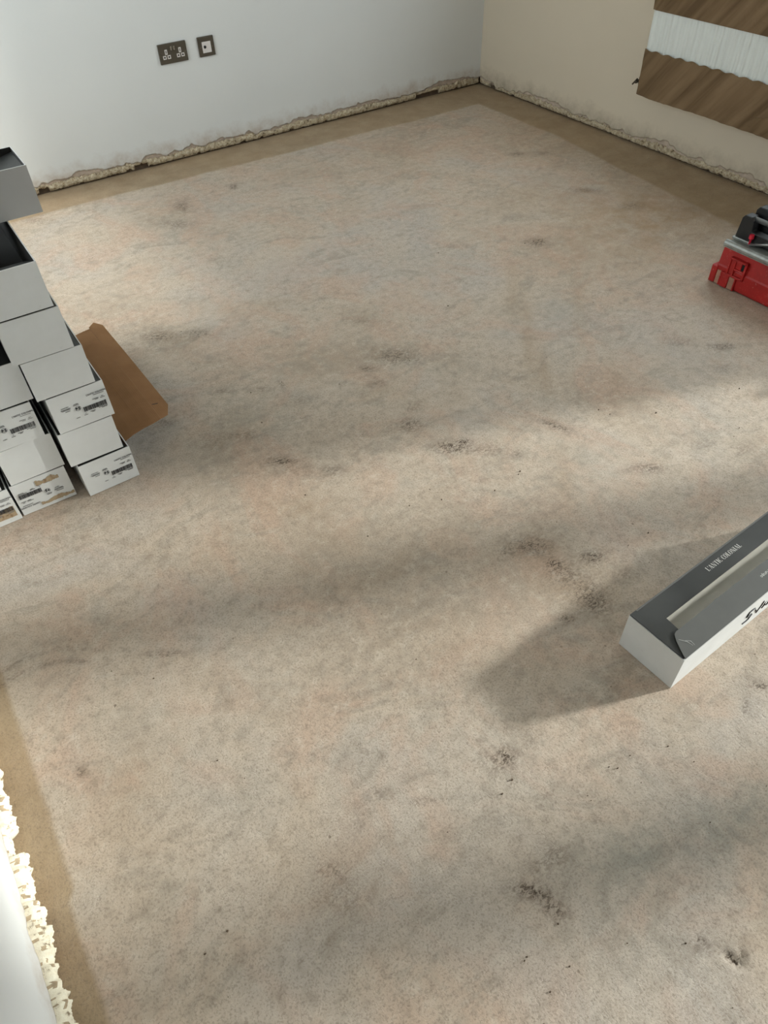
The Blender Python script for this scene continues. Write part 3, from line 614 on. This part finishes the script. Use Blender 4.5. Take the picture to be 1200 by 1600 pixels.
# local x = -side faces the room after the quarter turn
me7 = b7.mesh('carton_body', [M_charg, M_inner, M_carton], fix=False); link('carton_body', me7, A7)
inner_flap(A7, 0.004, 0.085, CH-0.012, CH-0.03, 2)
B1 = carton(-3.3785, -2.226, 0.000, 21, 'white carton on the floor with upside down label and brown mud stains', prnt='flip', rz=0.0,
            dirty=[ragged_patch(-0.020, 0.074, 0.012, 0.024, 3), ragged_patch(-0.012, 0.052, 0.083, 0.098, 8)])
B2 = carton(-3.3725, -2.228, P_*1, 22, 'plain white carton in the middle column on top of the mud stained one', rz=0.005)
B3 = carton(-3.3880, -2.232, P_*2, 23, 'white labelled carton third up in the middle column beside a dark gap', prnt='up', rz=0.008)
B4 = carton(-3.3735, -2.232, P_*3, 24, 'plain white carton fourth up in the middle column cut by the picture edge', rz=-0.004)
B5 = carton(-3.4120, -2.228, P_*4, 25, 'plain white carton fifth up in the middle column showing only a sliver', rz=0.0)
B6 = carton(-3.4080, -2.228, P_*5, 26, 'plain white carton topmost in the middle column under the crosswise grey carton', rz=0.0)
C1 = carton(-3.5360, -2.232, 0.000, 31, 'mud splashed white carton on the floor at the wall end of the stack', prnt='up', rz=0.0, dirty=[ragged_patch(-0.05, 0.068, 0.018, 0.052, 5)])
C2 = carton(-3.5480, -2.232, P_*1, 32, 'plain white carton at the wall end of the stack, second from floor', rz=0.0)
# folded-open lid of the lowest outer carton
lf = MB(); hx, hz = CW/2-0.001, CH-0.001
prof = [(0.0, 0.0), (0.030, 0.012), (0.065, 0.019), (0.095, 0.021), (0.122, 0.019), (0.1235, 0.0165), (0.150, 0.010), (0.172, 0.004)]
def ends(k):   # front and back ends of the flap for each strip across it
    return [(0.030, 0.640), (0.030, 0.640), (0.030, 0.642), (0.031, 0.645), (0.040, 0.650), (0.044, 0.665), (0.058, 0.700), (0.110, 0.672)][k]
nv = 24
def lidpt(a, b, off):
    x, z = prof[a]; y0, y1 = ends(a); w = b/(nv-1)
    return (hx+x, y0+(y1-y0)*w, hz+z+off+0.004*math.sin(w*2.6)*(x/0.17)+0.0012*n1(w*7, x*30))
lf.grid(lambda a, b: lidpt(a, b, 0.0), 8, nv, 0); lf.grid(lambda a, b: lidpt(a, b, -0.0024), 8, nv, 1, flip=True)
k0 = len(lf.v)//2
for a in range(7):
    for b in (0, nv-1): i = a*nv+b; j = (a+1)*nv+b; lf.face((i, j, k0+j, k0+i), 0)
for b in range(nv-1):
    for a in (0, 7): i = a*nv+b; lf.face((i, i+1, k0+i+1, k0+i), 0)
tag(lf.build('open_lid', [M_kraft, M_char], A1, fix=False), 'brown inner face of the folded open lid')
sl = MB(); sl.tube([(hx+0.128, 0.120, hz+0.0185), (hx+0.146, 0.121, hz+0.0145)], 0.0009, 6); sl.build('staple', M_black, A1)
m = MB(); m.box(-CW/2+0.006, CW/2-0.006, 0.008, CL-0.008, 0.06, CH-0.006)
m.build('dark_packing', M_inner, A1)

# ------------------------------------------------------------------ carton lying alone on the floor
rb = empty('tile_carton', (-2.379, -3.638, 0.0), math.radians(2.8))
tag(rb, 'long white carton with charcoal windowed lid lying alone on the floor', 'carton')
BW, BL_, BH = 0.1505, 0.632, 0.1145
bm_ = MB(); t = CT
def rbx(mb, *a, **k): mb.box(*a, **k)
bm_.box(0, BL_, 0, t, 0, BH); bm_.box(0, BL_, BW-t, BW, 0, BH); bm_.box(0, t, t, BW-t, 0, BH-0.001); bm_.box(BL_-t, BL_, t, BW-t, 0, BH); bm_.box(t, BL_-t, t, BW-t, 0, t)
bm_.build('carton_body', M_carton, rb)
# windowed top: far strip, end panel
ld = MB()
outline_far = [(0.0012, 0.004), (0.0012, BW-0.0006), (BL_-0.0012, BW-0.0006), (BL_-0.0012, 0.0955), (0.0575, 0.0942), (0.0545, 0.0600), (0.0545, 0.004)]
nlz = lambda u, v_: BH+0.0014
ld.prism(outline_far, lambda u, v_, h: (u, v_, nlz(u, v_)+h), -0.0012, 0.0012)
ld.prism([(BL_-0.06, 0.03), (BL_-0.06, 0.0955), (BL_-0.003, 0.0955), (BL_-0.003, 0.03)], lambda u, v_, h: (u, v_, BH-0.0062+h), -0.001, 0.001)
ld.build('windowed_lid', M_char, rb)
rim = MB(); rim.box(0.02, BL_-0.01, BW-0.0050, BW-0.0008, BH+0.0020, BH+0.0034); rim.build('folded_rim', M_flap, rb)
# near flap with rounded corner, slightly sprung up
fl = MB(); out = [(0.003, 0.0005), (0.0080, 0.0120), (0.0150, 0.0258), (0.0240, 0.0420), (0.0300, 0.0500), (0.0350, 0.0548), (0.0420, 0.0572), (0.0520, 0.0572)]
far_edge = []
for k in range(27):
    u = 0.062+(BL_-0.12)*k/26; far_edge.append((u, 0.0560+0.0016*fn(u*14, 3)+0.0022*math.sin(u*7)))
ring = out+far_edge+[(BL_-0.03, 0.055), (BL_-0.003, 0.002), (BL_-0.003, 0.0005)]
fl.prism(ring, lambda u, v_, h: (u, v_, BH+0.0040+0.030*v_+h), -0.001, 0.001)
flap = fl.build('side_flap', M_flap, rb)
cr = MB(); cr.tube([(0.030, 0.040, BH+0.0060), (0.040, 0.026, BH+0.0056), (0.043, 0.012, BH+0.0052)], [0.0006, 0.0011, 0.0005], 6); cr.tube([(0.040, 0.030, BH+0.0057), (0.048, 0.022, BH+0.0054), (0.047, 0.010, BH+0.0051)], [0.0004, 0.0009, 0.0004], 6)
cr.build('crease', M_charg, flap)
tile = MB(); tile.box(0.012, BL_-0.012, 0.012, BW-0.012, 0.030, 0.093)
to = tile.build('tile', M_tile, None, bevel=0.0015); to.location = rb.location; to.rotation_euler = rb.rotation_euler
tag(to, 'pale beige ceramic tile block showing through the slot of the charcoal lid', 'tile')
# serif lettering, hand built: thick and thin strokes
def serif(txt, h):
    mb = MB(); x = 0.0; TH, TN, SF = 0.15*h, 0.045*h, 0.035*h
    def bar(x0, y0, x1, y1, w):       # stroke as parallelogram of horizontal width w
        mb.poly([(x0, y0, 0), (x0+w, y0, 0), (x1+w, y1, 0), (x1, y1, 0)])
    def rect(x0, x1, y0, y1): mb.poly([(x0, y0, 0), (x1, y0, 0), (x1, y1, 0), (x0, y1, 0)])
    def ring_(cx, rx, a0, a1):
        n = 22
        for k in range(n):
            p = []
            for a, s in ((k, 0), (k+1, 0), (k+1, 1), (k, 1)):
                w = a0+(a1-a0)*a/n; th = TN+(TH-TN)*abs(math.cos(w))
                p.append((cx+(rx-s*th)*math.cos(w), h/2+(h/2-s*(TN*1.1))*math.sin(w), 0))
            mb.poly(p)
    for ch in txt:
        x += 0.05*h
        if ch == ' ': x += 0.28*h; continue
        if ch == "'": mb.poly([(x, h, 0), (x+0.05*h, 0.70*h, 0), (x+0.08*h, 0.70*h, 0), (x+0.13*h, h, 0)]); x += 0.16*h; continue
        if ch == 'I': rect(x+0.06*h, x+0.06*h+TH, 0, h); rect(x, x+0.27*h, 0, SF); rect(x, x+0.27*h, h-SF, h); x += 0.33*h
        elif ch == 'L': rect(x+0.06*h, x+0.06*h+TH, 0, h); rect(x, x+0.5*h, 0, SF); rect(x, x+0.27*h, h-SF, h); mb.poly([(x+0.46*h, SF, 0), (x+0.52*h, 0, 0), (x+0.54*h, 0.3*h, 0), (x+0.52*h, 0.3*h, 0)]); x += 0.58*h
        elif ch == 'T': rect(x+0.25*h, x+0.25*h+TH, 0, h); rect(x+0.18*h, x+0.47*h, 0, SF); rect(x, x+0.65*h, h-SF, h); rect(x, x+0.03*h, 0.72*h, h); rect(x+0.62*h, x+0.65*h, 0.72*h, h); x += 0.69*h
        elif ch == 'A': bar(x+0.06*h, 0, x+0.32*h, h, TN); bar(x+0.50*h, 0, x+0.28*h, h, TH); rect(x+0.16*h, x+0.52*h, 0.30*h, 0.30*h+SF); rect(x, x+0.20*h, 0, SF); rect(x+0.44*h, x+0.74*h, 0, SF); x += 0.76*h
        elif ch == 'N': rect(x+0.08*h, x+0.08*h+TN, 0, h); rect(x+0.62*h, x+0.62*h+TN, 0, h); bar(x+0.52*h, 0, x+0.03*h, h, TH); rect(x, x+0.2*h, 0, SF); rect(x+0.54*h, x+0.74*h, h-SF, h); x += 0.78*h
        elif ch == 'O': ring_(x+0.34*h, 0.34*h, 0, 2*math.pi); x += 0.74*h
        elif ch == 'C': ring_(x+0.32*h, 0.32*h, math.radians(55), math.radians(305)); rect(x+0.50*h, x+0.53*h, 0.68*h, 0.98*h); rect(x+0.50*h, x+0.53*h, 0.02*h, 0.24*h); x += 0.60*h
    return mb, x
smb, wtx = serif("L'ANTIC COLONIAL", 0.0125)
k_ = 0.130/wtx; smb.v = [(p[0]*k_, p[1], p[2]) for p in smb.v]
lo = smb.build('lettering', M_white_ink, rb, fix=False); lo.location = (0.2445, 0.1190, BH+0.0030)
lo2 = link('lettering', text_mesh('PORCELANOSA Grupo', 0.0128, M_white_ink, xs=0.80), flap); lo2.location = (0.425, 0.0375, BH+0.0066); lo2.scale = (1.0, 1.0, 1.0); lo2.rotation_euler = (0, 0, math.pi)
STROKES = [[(0.2443,0.0389),(0.2562,0.0377),(0.2667,0.0389),(0.2690,0.0480),(0.2733,0.054)],[(0.2726,0.0553),(0.2624,0.0556),(0.2488,0.0622),(0.2505,0.0690),(0.252,0.0785),(0.2613,0.0794),(0.2745,0.0759)],[(0.284,0.0616),(0.2950,0.0480),(0.2995,0.0369),(0.3043,0.0483),(0.3101,0.0601),(0.3124,0.0734)],[(0.3215,0.0365),(0.3272,0.042),(0.3274,0.0547),(0.3356,0.0518)],[(0.3355,0.0391),(0.3432,0.0326),(0.3458,0.0369),(0.3489,0.0447)]]
hw = MB()
for s in STROKES: hw.tube([(u, -0.0006, z) for u, z in s], 0.0022 if s[0][0] < 0.28 else 0.0016, 6)
hw.build('handwriting', M_marker, rb)

# ------------------------------------------------------------------ tile cutter in a red case
tc = empty('tile_cutter', (-0.84, -2.50, 0.0)); tag(tc, 'dusty red cased tile cutter with grey tray and black brackets', 'tile cutter')
def tb(o): o.matrix_parent_inverse = Matrix.Translation(tc.location).inverted(); return o
YE = -3.06
cb = MB()
cb.prism([(-0.838, 0.003), (-0.842, 0.012), (-0.842, 0.074), (-0.838, 0.080), (-0.830, 0.150), (-0.505, 0.150), (-0.497, 0.012), (-0.500, 0.003)], lambda u, v_, h: (u, h, v_), YE, -2.502)
tb(cb.build('red_case', M_red, tc, bevel=0.006, seg=2))
tb_ = lambda mbx, n_, mt, **k: tb(mbx.build(n_, mt, tc, **k))
lug = MB(); lug.box(-0.846, -0.80, -2.512, -2.486, 0.002, 0.070); tb_(lug, 'corner_lug', M_red, bevel=0.004)
ri = MB()
for ya, yb, za, zb in ((-2.560, -2.552, 0.056, 0.124), (-2.582, -2.574, 0.056, 0.126), (-2.628, -2.620, 0.056, 0.126), (-2.628, -2.552, 0.118, 0.126), (-2.628, -2.552, 0.054, 0.062), (-2.620, -2.582, 0.083, 0.090)):
    ri.box(-0.850, -0.832, ya, yb, za, zb)
lt = tb_(ri, 'latch_frame', M_red, bevel=0.0015)
lp = MB(); lp.box(-0.846, -0.830, -2.606, -2.582, 0.090, 0.118); lp.box(-0.846, -0.832, -2.574, -2.560, 0.062, 0.118); tb_(lp, 'latch_tongue', M_red, bevel=0.002)
dh = MB(); dh.box(-0.8425, -0.828, -2.620, -2.606, 0.090, 0.118); tb_(dh, 'latch_slot', M_hole)
for ya, yb in ((-2.532, -2.514), (-2.596, -2.572)):
    w = MB(); w.box(-0.8455, -0.830, ya, yb, 0.004, 0.058); tb_(w, 'dusty_recess', M_reddust, bevel=0.002)
for ya, yb in ((-2.540, -2.532), (-2.572, -2.540), (-2.602, -2.596)):
    w = MB(); w.box(-0.8495, -0.830, ya, yb, 0.004, 0.060); tb_(w, 'case_rib', M_red, bevel=0.002)
rimb = MB(); rimb.tube([(-0.838, -2.508, 0.163), (-0.838, YE, 0.163)], 0.0135, 12); rimb.box(-0.846, -0.815, YE, -2.508, 0.150, 0.166)
tb_(rimb, 'tray_rim', M_alu)
tr = MB(); tr.box(-0.83, -0.52, YE+0.01, -2.512, 0.150, 0.1680); tb_(tr, 'tray', M_tray, bevel=0.003)
tr2 = MB(); tr2.box(-0.805, -0.60, -2.60, -2.505, 0.168, 0.180); tb_(tr2, 'end_plate', M_alu, bevel=0.003)
for xx, top, yy in ((-0.785, 0.266, -2.512), (-0.735, 0.288, -2.528)):
    b = MB(); n = 10; w = 0.040
    pts = [(yy, 0.178)]+[(yy-0.008-0.020+0.020*math.cos(math.pi/2+math.pi/2*(1-k/5)) if False else yy-0.006-0.014*(k/5), top-0.014*(1-math.sin(math.pi/2*k/5))) for k in range(6)]+[(yy-0.045, top), (yy-0.056, top-0.012), (yy-0.060, top-0.05), (yy-0.20, top-0.055), (yy-0.20, 0.178)]
    b.prism(pts, lambda u, v_, h: (h, u, v_), xx-0.016, xx+0.020); tb_(b, 'end_bracket', M_blackp, bevel=0.003)
for xx, zz in ((-0.782, 0.256), (-0.700, 0.256)):
    r = MB(); r.tube([(xx, -2.548, zz), (xx, YE+0.02, zz)], 0.009, 12); tb_(r, 'guide_rail', M_steel, smooth=True)
kb = MB(); kb.tube([(-0.812, -2.585, 0.178), (-0.812, -2.585, 0.196), (-0.812, -2.585, 0.200), (-0.812, -2.585, 0.214)], [0.004, 0.004, 0.0095, 0.0085], 12); tb_(kb, 'knob', M_knob)
lv = MB(); lv.tube([(-0.812, -2.588, 0.176), (-0.80, -2.66, 0.20), (-0.79, -2.76, 0.225)], 0.0055, 10); tb_(lv, 'lever', M_steel, smooth=True)
fc = MB(); fc.box(-0.79, -0.72, -2.85, -2.76, 0.170, 0.225); tb_(fc, 'fence_clamp', M_blackp, bevel=0.005)

hd = MB(); hd.tube([(-0.80, YE+0.01, 0.12), (-0.80, -3.225, 0.135)], 0.007, 8); tb_(hd, 'handle_arm', M_steel); hd = MB(); hd.tube([(-0.60, YE+0.01, 0.12), (-0.60, -3.225, 0.135)], 0.007, 8); tb_(hd, 'handle_arm', M_steel)
hd = MB(); hd.tube([(-0.83, -3.245, 0.140), (-0.57, -3.245, 0.140)], 0.026, 14); tb_(hd, 'handle_grip', M_blackp, smooth=False)

# ------------------------------------------------------------------ crumbs on the screed
cm = MB(); r = random.Random(5)
pts = list(SPECK)
for k in range(120):
    pts.append((r.uniform(-3.5, -1.0), r.uniform(-4.2, -1.5)))
def clear(x, y):
    return not ((x < -3.06 and -2.29 < y < -1.5) or (-3.13 < x < -2.9 and -2.3 < y < -1.5) or (-2.42 < x < -1.70 and -3.67 < y < -3.42) or (x > -0.9 and y < -2.45))
for k, (x, y) in enumerate(pts):
    if not clear(x, y): continue
    s = r.uniform(0.0018, 0.0040) if k < len(SPECK) else r.uniform(0.0007, 0.0017)
    i = len(cm.v); a0 = r.uniform(0, 6.28)
    for j in range(5):
        a = a0+j*1.2566; q = s*r.uniform(0.6, 1.15)
        cm.v.append((x+q*math.cos(a), y+q*0.7*math.sin(a), -0.002))
    for j in range(5):
        b_ = cm.v[i+j]; cm.v.append((x+(b_[0]-x)*0.6, y+(b_[1]-y)*0.6, s*0.5))
    for j in range(5): cm.face((i+j, i+(j+1) % 5, i+5+(j+1) % 5, i+5+j))
    cm.face(tuple(i+5+j for j in range(5)))
M_crumb = simple('dirt_crumb', srgb(92, 76, 60), 0.9, 0.3, 200)
tag(cm.build('dirt_crumbs', M_crumb), 'small dark crumbs of dirt scattered over the screed floor', 'dirt', kind='stuff')
